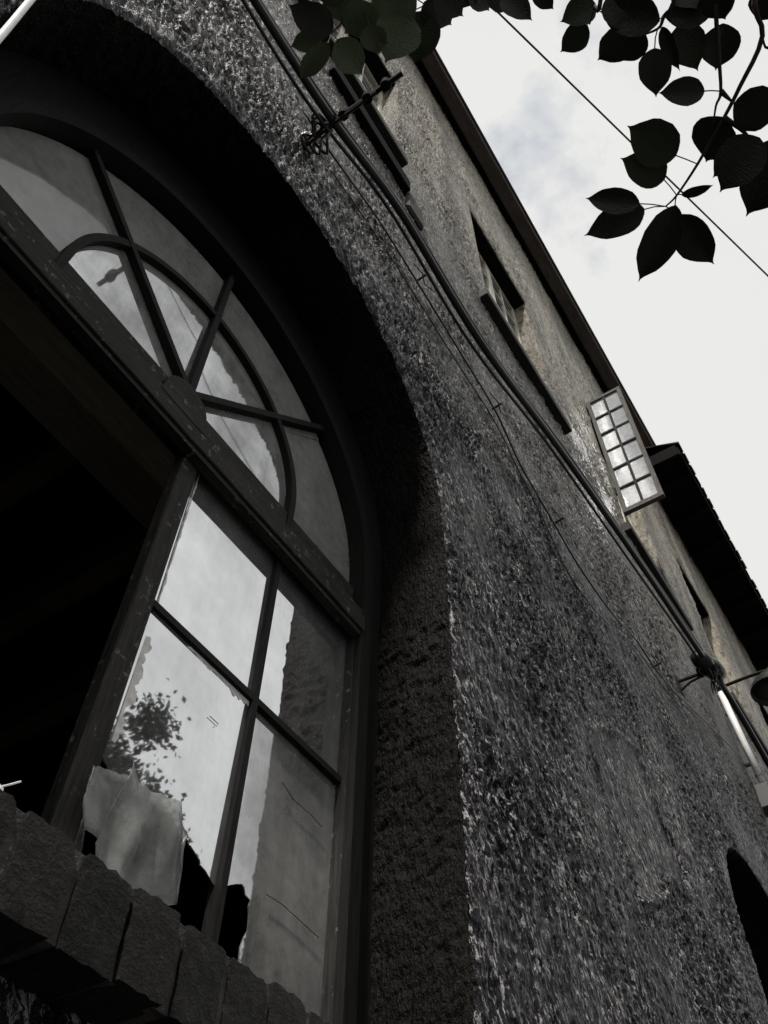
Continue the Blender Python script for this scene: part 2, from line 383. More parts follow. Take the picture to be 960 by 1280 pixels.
# ragged arris
jit = .0045*tt
Xp = Xp+jit*vn(Xg/.015, Zg/.015, 80)*(which < 2); Zp = Zp+jit*vn(Xg/.015, Zg/.015, 81)*(which < 2)
idx = -np.ones(Xg.shape, np.int64); mkv = use > 0; idx[mkv] = np.arange(mkv.sum())
ci, cj = np.nonzero(cell)
quads = np.stack([idx[ci, cj], idx[ci+1, cj], idx[ci+1, cj+1], idx[ci, cj+1]], 1).astype(np.int32)
org = ORG[house.name]
co = np.stack([Xp[mkv]-org[0], Yp[mkv]-org[1], Zp[mkv]-org[2]], 1).astype(np.float32)
def grid_mesh(name, co, quads):
    me = bpy.data.meshes.new(name); me.vertices.add(len(co)); me.vertices.foreach_set('co', co.ravel())
    me.loops.add(quads.size); me.loops.foreach_set('vertex_index', quads.ravel())
    me.polygons.add(len(quads)); me.polygons.foreach_set('loop_start', np.arange(0, quads.size, 4, dtype=np.int32))
    me.polygons.foreach_set('loop_total', np.full(len(quads), 4, np.int32)); me.update(calc_edges=True); me.shade_smooth(); return me
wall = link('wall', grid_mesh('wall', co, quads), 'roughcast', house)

def arch_path(a, ds, extra=0.0, bottom=None):
    cx, cz, r, b = a; b = b if bottom is None else bottom
    L1 = cz-b; n1_ = int(L1/ds); n2_ = int(math.pi*r/ds)
    p = [(cx+r+extra, b+L1*i/n1_, 1, 0) for i in range(n1_)]
    p += [(cx+(r+extra)*math.cos(math.pi*i/n2_), cz+(r+extra)*math.sin(math.pi*i/n2_), math.cos(math.pi*i/n2_), math.sin(math.pi*i/n2_)) for i in range(n2_+1)]
    p += [(cx-r-extra, cz-L1*i/n1_, -1, 0) for i in range(1, n1_+1)]
    return np.array(p)
def reveal(a, y1, ds, splay):
    P = arch_path(a, ds); s = np.arange(len(P))*ds; y = np.arange(WY+.008, y1+ds, ds)
    Sg, Yg = np.meshgrid(s, y, indexing='ij'); t = (Yg-WY)/(y1-WY)
    hh = .55*rough(Sg+20, Yg, 11)*np.clip((Yg-WY-.008)/.02, .3, 1)
    off = splay*t-hh-.004*np.clip(1-(Yg-WY)/.03, 0, 1)*0
    Xr = P[:, 0:1]+P[:, 2:3]*off; Zr = P[:, 1:2]+P[:, 3:4]*off
    n, k = Sg.shape; I = np.arange(n*k).reshape(n, k)
    qd = np.stack([I[:-1, :-1], I[:-1, 1:], I[1:, 1:], I[1:, :-1]], -1).reshape(-1, 4).astype(np.int32)
    cc = np.stack([Xr-org[0], Yg-org[1], Zr-org[2]], -1).reshape(-1, 3).astype(np.float32)
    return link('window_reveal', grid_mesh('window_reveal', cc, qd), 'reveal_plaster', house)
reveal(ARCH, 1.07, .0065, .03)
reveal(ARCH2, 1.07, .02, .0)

# rooms behind the openings (closed dark boxes)
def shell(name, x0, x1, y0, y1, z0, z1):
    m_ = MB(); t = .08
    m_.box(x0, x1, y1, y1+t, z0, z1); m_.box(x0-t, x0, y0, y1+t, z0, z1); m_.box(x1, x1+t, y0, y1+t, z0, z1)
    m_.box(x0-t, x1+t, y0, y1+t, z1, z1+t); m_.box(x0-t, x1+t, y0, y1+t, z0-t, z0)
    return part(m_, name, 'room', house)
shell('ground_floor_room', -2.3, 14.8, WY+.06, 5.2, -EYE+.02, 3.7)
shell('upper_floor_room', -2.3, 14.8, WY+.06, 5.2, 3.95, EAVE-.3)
part(MB().box(-1.6, 3, 1.55, 1.72, 2.44, 2.72, .006), 'lintel_beam', 'beam_wood', house)
for i in range(7): part(MB().box(-1.5+.62*i, -1.38+.62*i, 1.72, 5.1, 3.5, 3.7), 'ceiling_joist', 'beam_wood', house)

# --- brick sill under the big window
import bmesh
def brick_mesh(seed, wx=.0690, ly=.215, hz=.104):
    bm = bmesh.new(); bmesh.ops.create_cube(bm, size=1); bmesh.ops.subdivide_edges(bm, edges=bm.edges[:], cuts=6, use_grid_fill=True)
    rr = random.Random(seed)
    for v in bm.verts:
        c = v.co.copy(); p = Vector((c.x*wx, c.y*ly, c.z*hz)); ed = sorted([abs(abs(c.x)-.5), abs(abs(c.y)-.5), abs(abs(c.z)-.5)])
        k = 0
        if ed[1] < .01: k = .0010                   # edges are worn
        if ed[2] < .01: k = .0022
        if c.z > .49 and c.y < -.3: k += rr.random()*.0025
        p -= Vector((c.x*wx, c.y*ly*.3, c.z*hz)).normalized()*k*1.2
        p += Vector((rr.gauss(0, .0005), rr.gauss(0, .0007), rr.gauss(0, .0007))); v.co = p
    me = bpy.data.meshes.new('brick'); bm.to_mesh(me); bm.free(); me.shade_smooth(); me.set_sharp_from_angle(angle=R(32)); me.materials.append(MAT['brick']); return me
bmeshes = [brick_mesh(i) for i in range(5)]
sill = MB()
nyb = 60
# bed and joints of mortar, recessed behind the brick faces, and the sloping cement fillet behind them
sill.box(-.36, 1.60, .7172, .93, .4435, .5400)
sill.add([(-.36, .925, .528), (1.60, .925, .528), (1.60, 1.10, .575), (-.36, 1.10, .575), (-.36, .925, .40), (1.60, .925, .40), (1.60, 1.10, .40), (-.36, 1.10, .40)],
         [(0,1,2,3),(4,7,6,5),(0,4,5,1),(2,6,7,3),(0,3,7,4),(1,5,6,2)])
sillo = part(sill, 'brick_sill', 'mortar', house)
for i in range(25):
    x = -.33+i*.0800
    piece('brick', bmeshes[i % 5], sillo, (x+.0035+random.gauss(0, .0015), .8195+random.gauss(0, .0018), .493+random.gauss(0, .0018)),
          (random.gauss(0, .006), random.gauss(0, .008), random.gauss(0, .005)))

# --- arched window frame
XC, ZT, RF = .667, 2.15, .79
def curve(cx, cz, r, b, n=64, m=10):
    p = [(cx+r, b+(cz-b)*i/m) for i in range(m)]
    p += [(cx+r*math.cos(math.pi*i/n), cz+r*math.sin(math.pi*i/n)) for i in range(n+1)]
    p += [(cx-r, cz-(cz-b)*i/m) for i in range(1, m+1)]
    return p
fo = part(MB().strip(curve(XC, ZT, RF+.012, .55), curve(.655, 2.30, .935, .55), 1.062, 1.16), 'arched_frame', 'black_wood', house)
part(MB().strip(curve(XC, ZT, RF-.014, .55), curve(XC, ZT, RF+.030, .55), 1.047, 1.13), 'frame_bead', 'black_wood', fo)
# transom: a moulded beam
tr = MB(); tr.box(-.13, 1.455, 1.044, 1.0785, 1.886, 1.945, .003); tr.box(-.13, 1.455, 1.052, 1.0785, 1.868, 1.885); tr.box(-.13, 1.455, 1.050, 1.0785, 1.946, 1.974, .003); tr.box(-.13, 1.46, 1.088, 1.16, 1.968, 2.095)
tro = part(tr, 'transom', 'frame_wood_x', house)
hb = [(.563, 1.955)]+[(.643+.075*math.cos(a), 2.005+.075*math.sin(a)) for a in np.linspace(math.pi, 0, 20)]+[(.723, 1.955)]
part(MB().plate(hb[::-1], 1.048, 1.11), 'hub', 'frame_wood_x', fo)
GY = 1.108
RADS = [46, 91, 138]
for a in RADS:
    c, s_ = math.cos(R(a)), math.sin(R(a))
    part(MB().bar((XC+.0*c, GY-.008, ZT-.03+.0*s_), (XC+(RF+.005)*c, GY-.008, ZT+(RF+.005)*s_), .021, .036), 'glazing_bar', 'bar_wood', fo)
arcA = [(XC+.441, 2.03)]+[(XC+.441*math.cos(t), ZT+.441*math.sin(t)) for t in np.linspace(0, math.pi, 50)]+[(XC-.441, 2.03)]
arcB = [(XC+.464, 2.03)]+[(XC+.464*math.cos(t), ZT+.464*math.sin(t)) for t in np.linspace(0, math.pi, 50)]+[(XC-.464, 2.03)]
part(MB().strip(arcA, arcB, GY-.024, GY+.012), 'curved_glazing_bar', 'bar_wood', fo)
angs = [0]+RADS+[180]
def pane(poly, mat, par, y=GY, th=.003, tilt=0, swing=0):
    """polygon of (x,z); the pane sits slightly askew in its putty"""
    c = np.mean(np.array(poly), 0); m_ = MB().plate(poly, y, y+th)
    m_.v = [(x, yy+(x-c[0])*swing+(z-c[1])*tilt, z) for x, yy, z in m_.v]
    return part(m_, 'pane', mat, par)
for k in range(4):
    t = np.linspace(R(angs[k]), R(angs[k+1]), 14)
    inn = [(XC+.45*math.cos(q), ZT-.055+.45*math.sin(q)) for q in t]; hub_ = [(XC+.05*math.cos(q), ZT-.055+.05*math.sin(q)) for q in t[::-1]]
    pane(inn[::-1]+hub_[::-1], 'hazy_glass', fo, tilt=random.gauss(0, .004), swing=random.gauss(0, .004))
    o_ = [(XC+(RF+.004)*math.cos(q), ZT-.055+(RF+.004)*math.sin(q)) for q in t]; i_ = [(XC+.45*math.cos(q), ZT-.055+.45*math.sin(q)) for q in t[::-1]]
    pane(o_[::-1]+i_[::-1], 'dusty_glass', fo, tilt=random.gauss(0, .004), swing=random.gauss(0, .004))

# --- the remaining casement, right half
cz0, cz1 = .585, 1.962
ca = MB(); ca.box(.712, .764, 1.080, 1.118, cz0, cz1, .003); ca.box(1.442, 1.476, 1.070, 1.118, cz0, cz1, .003)
ca.box(.765, 1.441, 1.082, 1.116, cz1-.036, cz1, .003); ca.box(.765, 1.441, 1.072, 1.116, cz0, cz0+.07, .003)
cas = part(ca, 'casement', 'frame_wood_z', house)
part(MB().box(1.098, 1.115, 1.085, 1.114, cz0+.071, cz1-.037), 'glazing_bar', 'bar_wood', cas)
part(MB().box(.765, 1.097, 1.086, 1.112, 1.375, 1.393), 'glazing_bar', 'bar_wood', cas)
part(MB().box(1.116, 1.441, 1.086, 1.112, 1.375, 1.393), 'glazing_bar', 'bar_wood', cas)
pg = 1.10
def rag(pts, amp=.004, n=5):
    """break a polyline into ragged glass edge"""
    o_ = []
    for (a, b), (c, d) in zip(pts[:-1], pts[1:]):
        for i in range(n): t = i/n; o_.append((a+(c-a)*t+random.gauss(0, amp)*(i > 0), b+(d-b)*t+random.gauss(0, amp)*(i > 0)))
    return o_+[pts[-1]]
def pxw(L, y=pg): return [tuple(at_y(p, y)[[0, 2]]) for p in L]
pane([(.76, 1.39), (1.105, 1.39), (1.105, 1.94), (.76, 1.94)], 'old_glass', cas, pg, tilt=.006, swing=-.004)
pane([(1.11, 1.39), (1.445, 1.39), (1.445, 1.94), (1.11, 1.94)], 'old_glass', cas, pg, tilt=.0, swing=.003)
lowL = [(1.105, 1.38), (.76, 1.38)]+rag([(.76, 1.02), (.80, .985), (.83, .93), (.87, .93), (.93, .965), (.985, .975), (1.03, .965), (1.105, .93)], .0035)
pane(lowL[::-1], 'old_glass', cas, pg, tilt=-.010, swing=.006)
lowR = [(1.445, .65), (1.445, 1.38), (1.116, 1.38)]+rag([(1.116, .935)]+pxw([(303, 1105), (313, 1125), (311, 1150), (300, 1185)])+[(1.21, .65)], .003, 3)
pane(lowR, 'hazy_glass', cas, pg, tilt=.004, swing=.004)
# small remnants left in the rebate
pane(rag([(.776, .93), (.776, .62), (.84, .62), (.815, .70), (.80, .80), (.776, .93)], .003, 3), 'old_glass', cas, pg, tilt=.02)
# ragged putty / peeling paint along the bars
def putty(a, b, side, w0, w1, y=pg-.004):
    n = 60; a = np.array(a); b = np.array(b); t = nz(np.append(b-a, 0))[:2]; u = np.array([-t[1], t[0]])*side; A = []; B = []
    s0 = random.random()*50
    for i in range(n+1):
        q = a+(b-a)*i/n; L = np.linalg.norm(b-a)*i/n
        wd = w0+(w1-w0)*(.5+.5*float(vn(s0+L/.035, 0, 5)))*(.6+.4*float(vn(s0+L/.009, 3, 6)))
        A.append(tuple(q)); B.append(tuple(q+u*max(wd, .001)))
    part(MB().strip(A, B, y, y+.0025), 'putty', 'putty', cas)
putty((.780, 1.372), (.780, 1.04), 1, .006, .030)
putty((1.097, 1.374), (.782, 1.374), 1, .006, .024)
putty((.782, 1.92), (.782, 1.40), 1, .001, .008)
# cracks in the glass
def crack(L, y=pg-.006):
    part(MB().tube([at_y(p, y) for p in L], .0009, 5), 'crack', 'cable_black', cas)
crack([(333, 1118), (352, 1130), (372, 1148), (398, 1172)])
crack([(353, 978), (367, 1000), (388, 1018), (402, 1033)])
crack([(262, 895), (273, 905), (270, 908)])

# --- upper windows
pz_n = 6
def leaf_frame(x0, x1, y, z0, z1, cols, rows, st, bw, mat, name, gmat, gm='bar_wood'):
    m_ = MB(); m_.box(x0, x0+st, y, y+.045, z0, z1); m_.box(x1-st, x1, y, y+.045, z0, z1)
    m_.box(x0+st, x1-st, y+.002, y+.043, z1-st, z1); m_.box(x0+st, x1-st, y+.002, y+.043, z0, z0+st*1.4)
    o = part(m_, name, mat, house); a0, a1, b0, b1 = x0+st, x1-st, z0+st*1.4, z1-st
    for i in range(1, cols): q = a0+(a1-a0)*i/cols; part(MB().box(q-bw/2, q+bw/2, y+.006, y+.036, b0, b1), 'glazing_bar', gm, o)
    for j in range(1, rows): q = b0+(b1-b0)*j/rows; part(MB().box(a0, a1, y+.008, y+.034, q-bw/2, q+bw/2), 'glazing_bar', gm, o)
    if gmat:
        for i in range(cols):
            for j in range(rows):
                u0, u1, w0, w1 = a0+(a1-a0)*i/cols, a0+(a1-a0)*(i+1)/cols, b0+(b1-b0)*j/rows, b0+(b1-b0)*(j+1)/rows
                pane([(u0, w0), (u1, w0), (u1, w1), (u0, w1)], gmat, o, y+.02, tilt=random.gauss(0, .012), swing=random.gauss(0, .012))
    return o
for i, (a, b) in enumerate(UPW):
    t = .02; rv = MB()
    y0, y1 = WY+.004, WY+.24
    rv.box(a-t, a, y0, y1, UZ[0]-t, UZ[1]+t); rv.box(b, b+t, y0, y1, UZ[0]-t, UZ[1]+t); rv.box(a, b, y0, y1, UZ[1], UZ[1]+t); rv.box(a, b, y0, y1, UZ[0]-t, UZ[0])
    part(rv, 'window_reveal', 'roughcast', house)
    part(MB().box(a+.001, b-.001, WY+.012, y1-.002, UZ[1]-.03, UZ[1]-.001), 'soffit_shade', 'dark_timber', house)  # dark plate added to paint the shade under each window head
    part(MB().box(a-.16, b+.06, WY-.058, WY+.2, UZ[0]-.10, UZ[0]+.004, .006), 'window_sill', 'render_slab', house)
    mid = (a+b)/2
    if i != 2: leaf_frame(a+.001, mid-.002, WY+.12, UZ[0]+.006, UZ[1]-.032, 2, 6, .04, .022, 'pale_paint', 'casement', 'far_glass', 'pale_paint')
    leaf_frame(mid+.002, b-.001, WY+.12, UZ[0]+.006, UZ[1]-.032, 2, 6, .04, .022, 'pale_paint', 'casement', 'far_glass', 'pale_paint')
# the open casement: swung square to the wall, hinged at the near jamb
ow = .345; oc = leaf_frame(0, ow, 0, 5.955, 7.78, 2, 6, .034, .022, 'casement_grey', 'open_casement', 'frosted_glass')
oc['label'] = 'grey glazed casement swung open square to the wall'
def swing_tree(o):
    for q in [o]+list(o.children):
        if q.data:
            for v in q.data.vertices:
                x, y, z = v.co.x+org[0], v.co.y+org[1], v.co.z       # eye-relative
                v.co = (4.612+y-org[0]-.0, (WY-.012-x)-org[1], z)
            q.data.flip_normals(); q.data.update()
swing_tree(oc)
for z in (6.25, 7.5): part(MB().lathe([(0, -.045), (.011, -.045), (.011, .045), (0, .045)], (4.606, WY-.006, z), (0, 0, 1), 10), 'hinge', 'iron', oc)

# timber batten under the first sill
part(MB().box(.55, 1.30, WY-.045, WY+.02, 5.14, 5.30, .006), 'timber_batten', 'dark_timber', house)
part(MB().box(1.301, 1.47, WY-.028, WY+.02, 4.94, 5.20, .015), 'plaster_scab', 'mortar', house)

# --- eaves
part(MB().box(-2.4, 7.5, WY-.07, WY+.5, EAVE+.02, EAVE+.10), 'soffit', 'dark_timber', house)
part(MB().box(-2.4, 7.5, WY-.225, WY-.072, EAVE-.02, EAVE+.10, .012), 'fascia', 'gutter_brown', house)
gp = [( -.232+ -.045*math.sin(t), .05-.045*math.cos(t)) for t in np.linspace(-math.pi/2, math.pi/2, 10)]
g_ = MB(); A = [(y, z) for y, z in gp]; n_ = len(A)
vv = [(x, WY+y+.025, EAVE+z+.03) for x in (-2.4, 7.55) for y, z in A]+[(x, WY+.025+(y+.232)*.88-.232, EAVE+.03+(z-.05)*.88+.05) for x in (-2.4, 7.55) for y, z in A]
ff = [(i, i+1, n_+i+1, n_+i) for i in range(n_-1)]+[(2*n_+i, 3*n_+i, 3*n_+i+1, 2*n_+i+1) for i in range(n_-1)]
part(g_.add(vv, ff), 'gutter', 'iron', house, True)
part(MB().add([(-2.5, WY-.22, EAVE+.11), (7.55, WY-.22, EAVE+.11), (7.55, 5.4, EAVE+2.6), (-2.5, 5.4, EAVE+2.6), (-2.5, WY-.22, EAVE+.15), (7.55, WY-.22, EAVE+.15), (7.55, 5.4, EAVE+2.64), (-2.5, 5.4, EAVE+2.64)],
      [(0,3,2,1),(4,5,6,7),(0,1,5,4),(2,3,7,6),(0,4,7,3),(1,2,6,5)]), 'roof', 'roof_tile', house)
# lower wing with its deep dark eave
wing = thing('adjoining_roof', 'deep black overhanging eave of the lower adjoining wing, edged with red tiles', 'roof', (11, WY-.2, 9.5))
part(MB().box(6.9, 18, WY-.49, WY-.012, 9.5, 9.58), 'soffit', 'dark_timber', wing)
part(MB().box(6.88, 18, WY-.512, WY-.491, 9.46, 9.64), 'fascia', 'dark_timber', wing)
part(MB().box(6.86, 6.899, WY-.49, WY-.012, 9.46, 9.66), 'barge_board', 'dark_timber', wing)
for i in range(18): part(MB().box(7.2+.6*i, 7.29+.6*i, WY-.489, WY-.013, 9.40, 9.499), 'rafter', 'dark_timber', wing)
part(MB().add([(6.85, WY-.535, 9.645), (18, WY-.535, 9.645), (18, WY-.013, 9.95), (6.85, WY-.013, 9.95), (6.85, WY-.535, 9.665), (18, WY-.535, 9.665), (18, WY-.013, 9.97), (6.85, WY-.013, 9.97)],
      [(0,3,2,1),(4,5,6,7),(0,1,5,4),(2,3,7,6),(0,4,7,3),(1,2,6,5)]), 'roof_board', 'dark_timber', wing)
tm = MB(); n_ = 7
for yy in (-.065, .42):
    for rr_ in (.085, .070): tm.v += [(rr_*math.cos(math.pi*k/(n_-1)), yy, rr_*.8*math.sin(math.pi*k/(n_-1))+(yy*.484)) for k in range(n_)]
for k in range(n_-1): tm.f += [(k, k+1, 2*n_+k+1, 2*n_+k), (n_+k, 3*n_+k, 3*n_+k+1, n_+k+1), (k, n_+k, n_+k+1, k+1), (2*n_+k, 2*n_+k+1, 3*n_+k+1, 3*n_+k)]
tme = tm.mesh('roof_tile', smooth=True); tme.materials.append(MAT['roof_tile'])
for i in range(54): piece('roof_tile', tme, wing, (6.94+.205*i, WY-.482+random.gauss(0, .005), 9.70+random.gauss(0, .004)), (0, random.gauss(0, .04), random.gauss(0, .02)))

# ------------------------------------------------------------------ cables and fittings on the wall
def smooth_path(P, n=8):
    P = [np.asarray(p, float) for p in P]; P = [2*P[0]-P[1]]+P+[2*P[-1]-P[-2]]; o = []
    for i in range(1, len(P)-2):
        for k in range(n):
            t = k/n; a, b, c, d = P[i-1:i+3]
            o.append(.5*((2*b)+(-a+c)*t+(2*a-5*b+4*c-d)*t*t+(-a+3*b-3*c+d)*t**3))
    o.append(P[-2]); return o
main_px = [((250, -110), .66), ((318, 0), .66), ((410, 142), .65), ((500, 264), .642), ((600, 427), .632), ((700, 562), .617), ((800, 704), .598), ((886, 832), .58)]
mp_ = smooth_path([at_y(p, y) for p, y in main_px])
CG = 'wires strung along the wall'
def cable(name, pts, r, mat, label, cat='cable', n=8, group=CG):
    b = pts[len(pts)//2]
    o = link(name, MB().tube(pts, r, n).mesh(name, tuple(b), True), mat, None, tuple(b)); return tag(o, label, cat, group)
cable('power_cable', mp_, .017, 'cable_black', 'thick black power cable strung beside the roughcast wall on iron brackets')
cable('power_cable', [p+np.array([0, -.008, .045+.012*math.sin(i*.5)]) for i, p in enumerate(mp_)], .009, 'cable_grey', 'slim grey cable running just above the thick black power cable')
cable('power_cable', [p+np.array([0, .03, -.035+.02*math.sin(i*.37)]) for i, p in enumerate(mp_)], .007, 'cable_black', 'slim black cable running just below the thick power cable')
thin = [(380, 140), (420, 200), (470, 270), (520, 350), (575, 440), (620, 515), (650, 580), (690, 650), (722, 705), (760, 760), (795, 800), (830, 850), (880, 900), (925, 945)]
tp = smooth_path([at_y(p, WY-.022-.012*(i % 2)) for i, p in enumerate(thin)], 5)
cable('telephone_wire', tp, .0045, 'cable_black', 'thin sagging telephone wire clipped loosely across the roughcast')
tp2 = smooth_path([at_y((p[0]-6-5*math.sin(i*1.1), p[1]+9+4*math.cos(i*1.7)), WY-.018) for i, p in enumerate(thin[1:])], 5)
cable('telephone_wire', tp2, .003, 'cable_black', 'thinner second wire looping beneath the sagging telephone wire')
for p, lb in (((520, 352), 'small wire clip with loose ends below the second upper sill'), ((615, 512), 'small wire clip where the telephone wire bends between two upper sills'), ((692, 655), 'small wire clip low on the sagging telephone wire'), ((815, 835), 'small wire clip beside the darker wall at the telephone wire')):
    q = at_y(p, WY)
    t_ = thing('wire_clip', lb, 'wire clip', tuple(q), 'wire clips on the wall')
    part(MB().tube([q+np.array([0, .012, 0]), q+np.array([0, -.055, .01])], .006, 6), 'nail', 'iron', t_)
    part(MB().tube([q+np.array([-.07, -.03, .035]), q+np.array([-.02, -.045, .0]), q+np.array([.03, -.03, -.012]), q+np.array([.09, -.04, .02])], .003, 5), 'loose_end', 'cable_black', t_)
def bracket(base, tip, label, ins, clump=False):
    base = np.asarray(base, float); tip = np.asarray(tip, float)
    t_ = thing('cable_bracket', label, 'bracket', tuple(base), 'iron cable brackets')
    d = tip-base
    part(MB().tube([base-d*.06, tip], .011, 8), 'rod', 'iron', t_)
    part(MB().tube([base+np.array([0, .03, -.09]), base+d*.3+np.array([0, 0, -.035]), tip-d*.25+np.array([0, 0, -.012])], .008, 6), 'brace', 'iron', t_)
    part(MB().box(base[0]-.035, base[0]+.035, base[1]-.012, base[1]+.02, base[2]-.12, base[2]+.05, .004), 'wall_plate', 'iron', t_)
    for f in ins:
        c = base+d*f
        part(MB().lathe([(.0, -.03), (.018, -.03), (.022, -.01), (.014, .0), (.021, .012), (.019, .035), (.01, .05), (0, .052)], c+np.array([0, 0, .008]), (0, 0, 1), 14), 'insulator', 'porcelain', t_, True)
    return t_
b0 = at_y((378, 180), WY); b0 = np.array([b0[0], WY, b0[2]])
bk = bracket(b0, (b0[0], .34, b0[2]+.01), 'iron cable bracket with porcelain insulators reaching out beside the first upper sill', (.24, .42, .66, .84))
# coil of spare wire hung on the bracket
cl = MB()
for k in range(3):
    cl.tube([b0+np.array([.03*math.sin(t)*(1+.3*k)+.02*math.sin(3*t+k), -.06-.05*math.cos(t)*.8-.014*k, -.03+.05*math.cos(t+.7*k)+.02*math.sin(2*t+k)]) for t in np.linspace(0, 2*math.pi, 22)], .006, 6)
o = link('wire_coil', cl.mesh('wire_coil', tuple(b0), True), 'cable_black', None, tuple(b0)); tag(o, 'small coil of black wire hanging at the foot of the near bracket', 'wire')
e0 = at_y((886, 832), .58)
eb = bracket((e0[0], WY, e0[2]-.03), (e0[0]+.01, .52, e0[2]-.03), 'far iron bracket where the power cables end in a dark bundle', (.55,))
# splice bundle: wrapped cable ends
sb = thing('cable_splice', 'shaggy black bundle of taped cable ends above the white conduit', 'cable', tuple(e0))
m_ = MB(); prof = [(0, -.13), (.04, -.125), (.058, -.08), (.052, -.03), (.064, .02), (.055, .08), (.04, .12), (0, .13)]
m_.lathe(prof, e0, (.9, -.3, -.1), 14); part(m_, 'wrapping', 'cable_black', sb, True)
for k in range(16):
    a = e0+np.array([random.uniform(-.08, .12), random.uniform(-.04, .04), -.03])
    part(MB().tube([a, a+np.array([random.gauss(0, .02), random.gauss(0, .015), -.05]), a+np.array([random.gauss(.01, .03), random.gauss(0, .02), -random.uniform(.08, .14)])], [.006, .005, .002], 5), 'wire_end', 'cable_black', sb)
tail = smooth_path([e0, at_y((908, 865), .58), at_y((932, 905), .575), at_y((962, 957), .57), at_y((1010, 1040), .57)])
cable('power_cable', tail, .02, 'cable_black', 'thick black cable leaving the splice bundle past the white conduit')
# white conduit and its junction box
c0, c1 = at_y((901, 866), .775), at_y((953, 978), .735)
dz = nz(c1-c0)
cd = thing('white_conduit', 'white plastic conduit descending from the cable splice to a junction box', 'conduit', tuple(c1))
part(MB().tube([c0, c0+(c1-c0)*.5, c1], .026, 14), 'tube', 'white_plastic', cd, True)
for f in (.93,): part(MB().lathe([(.028, -.012), (.031, -.01), (.031, .01), (.028, .012)], c0+(c1-c0)*f, dz, 14), 'collar', 'cable_grey', cd)
for f in (.25, .8):
    q = c0+(c1-c0)*f; part(MB().bar(q, (q[0], WY+.015, q[2]), .02, .02, (0, 0, 1)), 'standoff', 'iron', cd)
jb = thing('junction_box', 'grey junction box with trailing wires below the white conduit', 'box', tuple(c1+np.array([.02, .02, -.16])))
q = c1+np.array([.02, 0, -.03])
part(MB().box(q[0]-.07, q[0]+.07, q[1]-.04, WY+.01, q[2]-.20, q[2], .006), 'case', 'cable_grey', jb)
for k in range(3): part(MB().tube(smooth_path([q+np.array([-.05+.04*k, -.045, -.03]), q+np.array([-.02+.05*k, -.09, -.07-.02*k]), q+np.array([.06, -.07, -.12]), q+np.array([.1, -.03, -.05])], 5), .006, 6), 'wire', 'cable_black', jb)
# green enamel lamp on an arm (its shade shows at the picture's edge)
lc_ = np.array([6.22, .36, 5.14])
lp = thing('wall_lamp', 'dark green enamel lamp shade on an arm beyond the cable splice', 'lamp', (lc_[0], WY, lc_[2]+.25))
part(MB().lathe([(.205, -.07), (.2, -.075), (.19, -.02), (.13, .06), (.06, .10), (.045, .16), (0, .165)], lc_, (0, -.15, 1), 24), 'lamp_shade', 'green_enamel', lp, True)
part(MB().tube(smooth_path([(lc_[0], WY+.01, lc_[2]+.17), (lc_[0], .6, lc_[2]+.175), (lc_[0], .42, lc_[2]+.17), (lc_[0], .34, lc_[2]+.15)], 6), .014, 8), 'arm', 'iron', lp, True)
part(MB().lathe([(0, -.02), (.055, -.02), (.055, .0), (.03, .012)], (lc_[0], WY-.0, lc_[2]+.17), (0, -1, 0), 16), 'wall_plate', 'iron', lp)
# white flex leaving the left edge of the arch
P1, P2 = at_y((0, 46), .6), at_y((40, -2), .6); dv = (P2-P1)/(P2[2]-P1[2])
zz = lambda z: P1+dv*(z-P1[2])
wpts = [np.array([zz(2.75)[0], WY+.004, 2.80]), np.array([zz(2.7)[0], .72, 2.72]), zz(2.5), zz(2.1), zz(1.67), zz(1.45), zz(1.1)+np.array([-.004, 0, 0]), zz(.6)+np.array([-.03, 0, 0]), zz(0)+np.array([-.09, .02, 0]), zz(-.7)+np.array([-.2, .05, 0])]
cable('white_flex', smooth_path(wpts, 4), .006, 'white_plastic', 'white cable hanging down in front of the near side of the arch', 'cable', 10, None)
# overhead wire against the sky
A_, B_ = at_d((622, 15), 5.2), at_d((960, 345), 6.4)
D_ = B_-A_
op = [A_+D_*t+np.array([0, 0, .02*(t-.5)**2]) for t in np.linspace(-1.6, 6, 40)]
cable('overhead_wire', op, .0052, 'cable_black', 'single dark wire crossing the pale sky behind the leaves', 'wire', 8, None)

# ------------------------------------------------------------------ things on the sill
# torn sheet stuck over the broken lower pane
SP = [(112, 962), (124, 958), (140, 966), (156, 972), (163, 956), (170, 978), (186, 990), (204, 1006), (226, 1020), (237, 1042), (228, 1062), (224, 1090), (217, 1130), (190, 1132), (150, 1124), (127, 1072), (124, 1046), (106, 1036), (100, 1008), (104, 982)]
bm = bmesh.new(); ys = 1.066
SPr = []
for (a, b), (c, d) in zip(SP, SP[1:]+SP[:1]):
    for k in range(3): SPr.append((a+(c-a)*k/3+random.gauss(0, 1.3), b+(d-b)*k/3+random.gauss(0, 1.3)))
vs_ = [bm.verts.new(tuple(at_y(p, ys))) for p in SPr]
f_ = bm.faces.new(vs_); bmesh.ops.triangulate(bm, faces=[f_]); 
for _ in range(3): bmesh.ops.subdivide_edges(bm, edges=bm.edges[:], cuts=1, use_grid_fill=True)
for v in bm.verts:
    x, z = v.co.x, v.co.z
    v.co.y += -.009*math.sin(x/.017+z/.06+2*float(vn(x/.08, z/.1, 90)))-.010*float(vn(x/.05+z/.1, z/.12, 91))-.012*math.sin((z-.85)*12)
bmesh.ops.recalc_face_normals(bm, faces=bm.faces[:])
me = bpy.data.meshes.new('torn_sheet'); bm.to_mesh(me); bm.free(); base = at_y((150, 1100), ys)
me.transform(Matrix.Translation(-Vector(base))); me.shade_smooth()
ts = link('torn_sheet', me, 'torn_sheet', None, tuple(base)); tag(ts, 'crumpled pale torn sheet hanging over the broken lower pane', 'sheet')
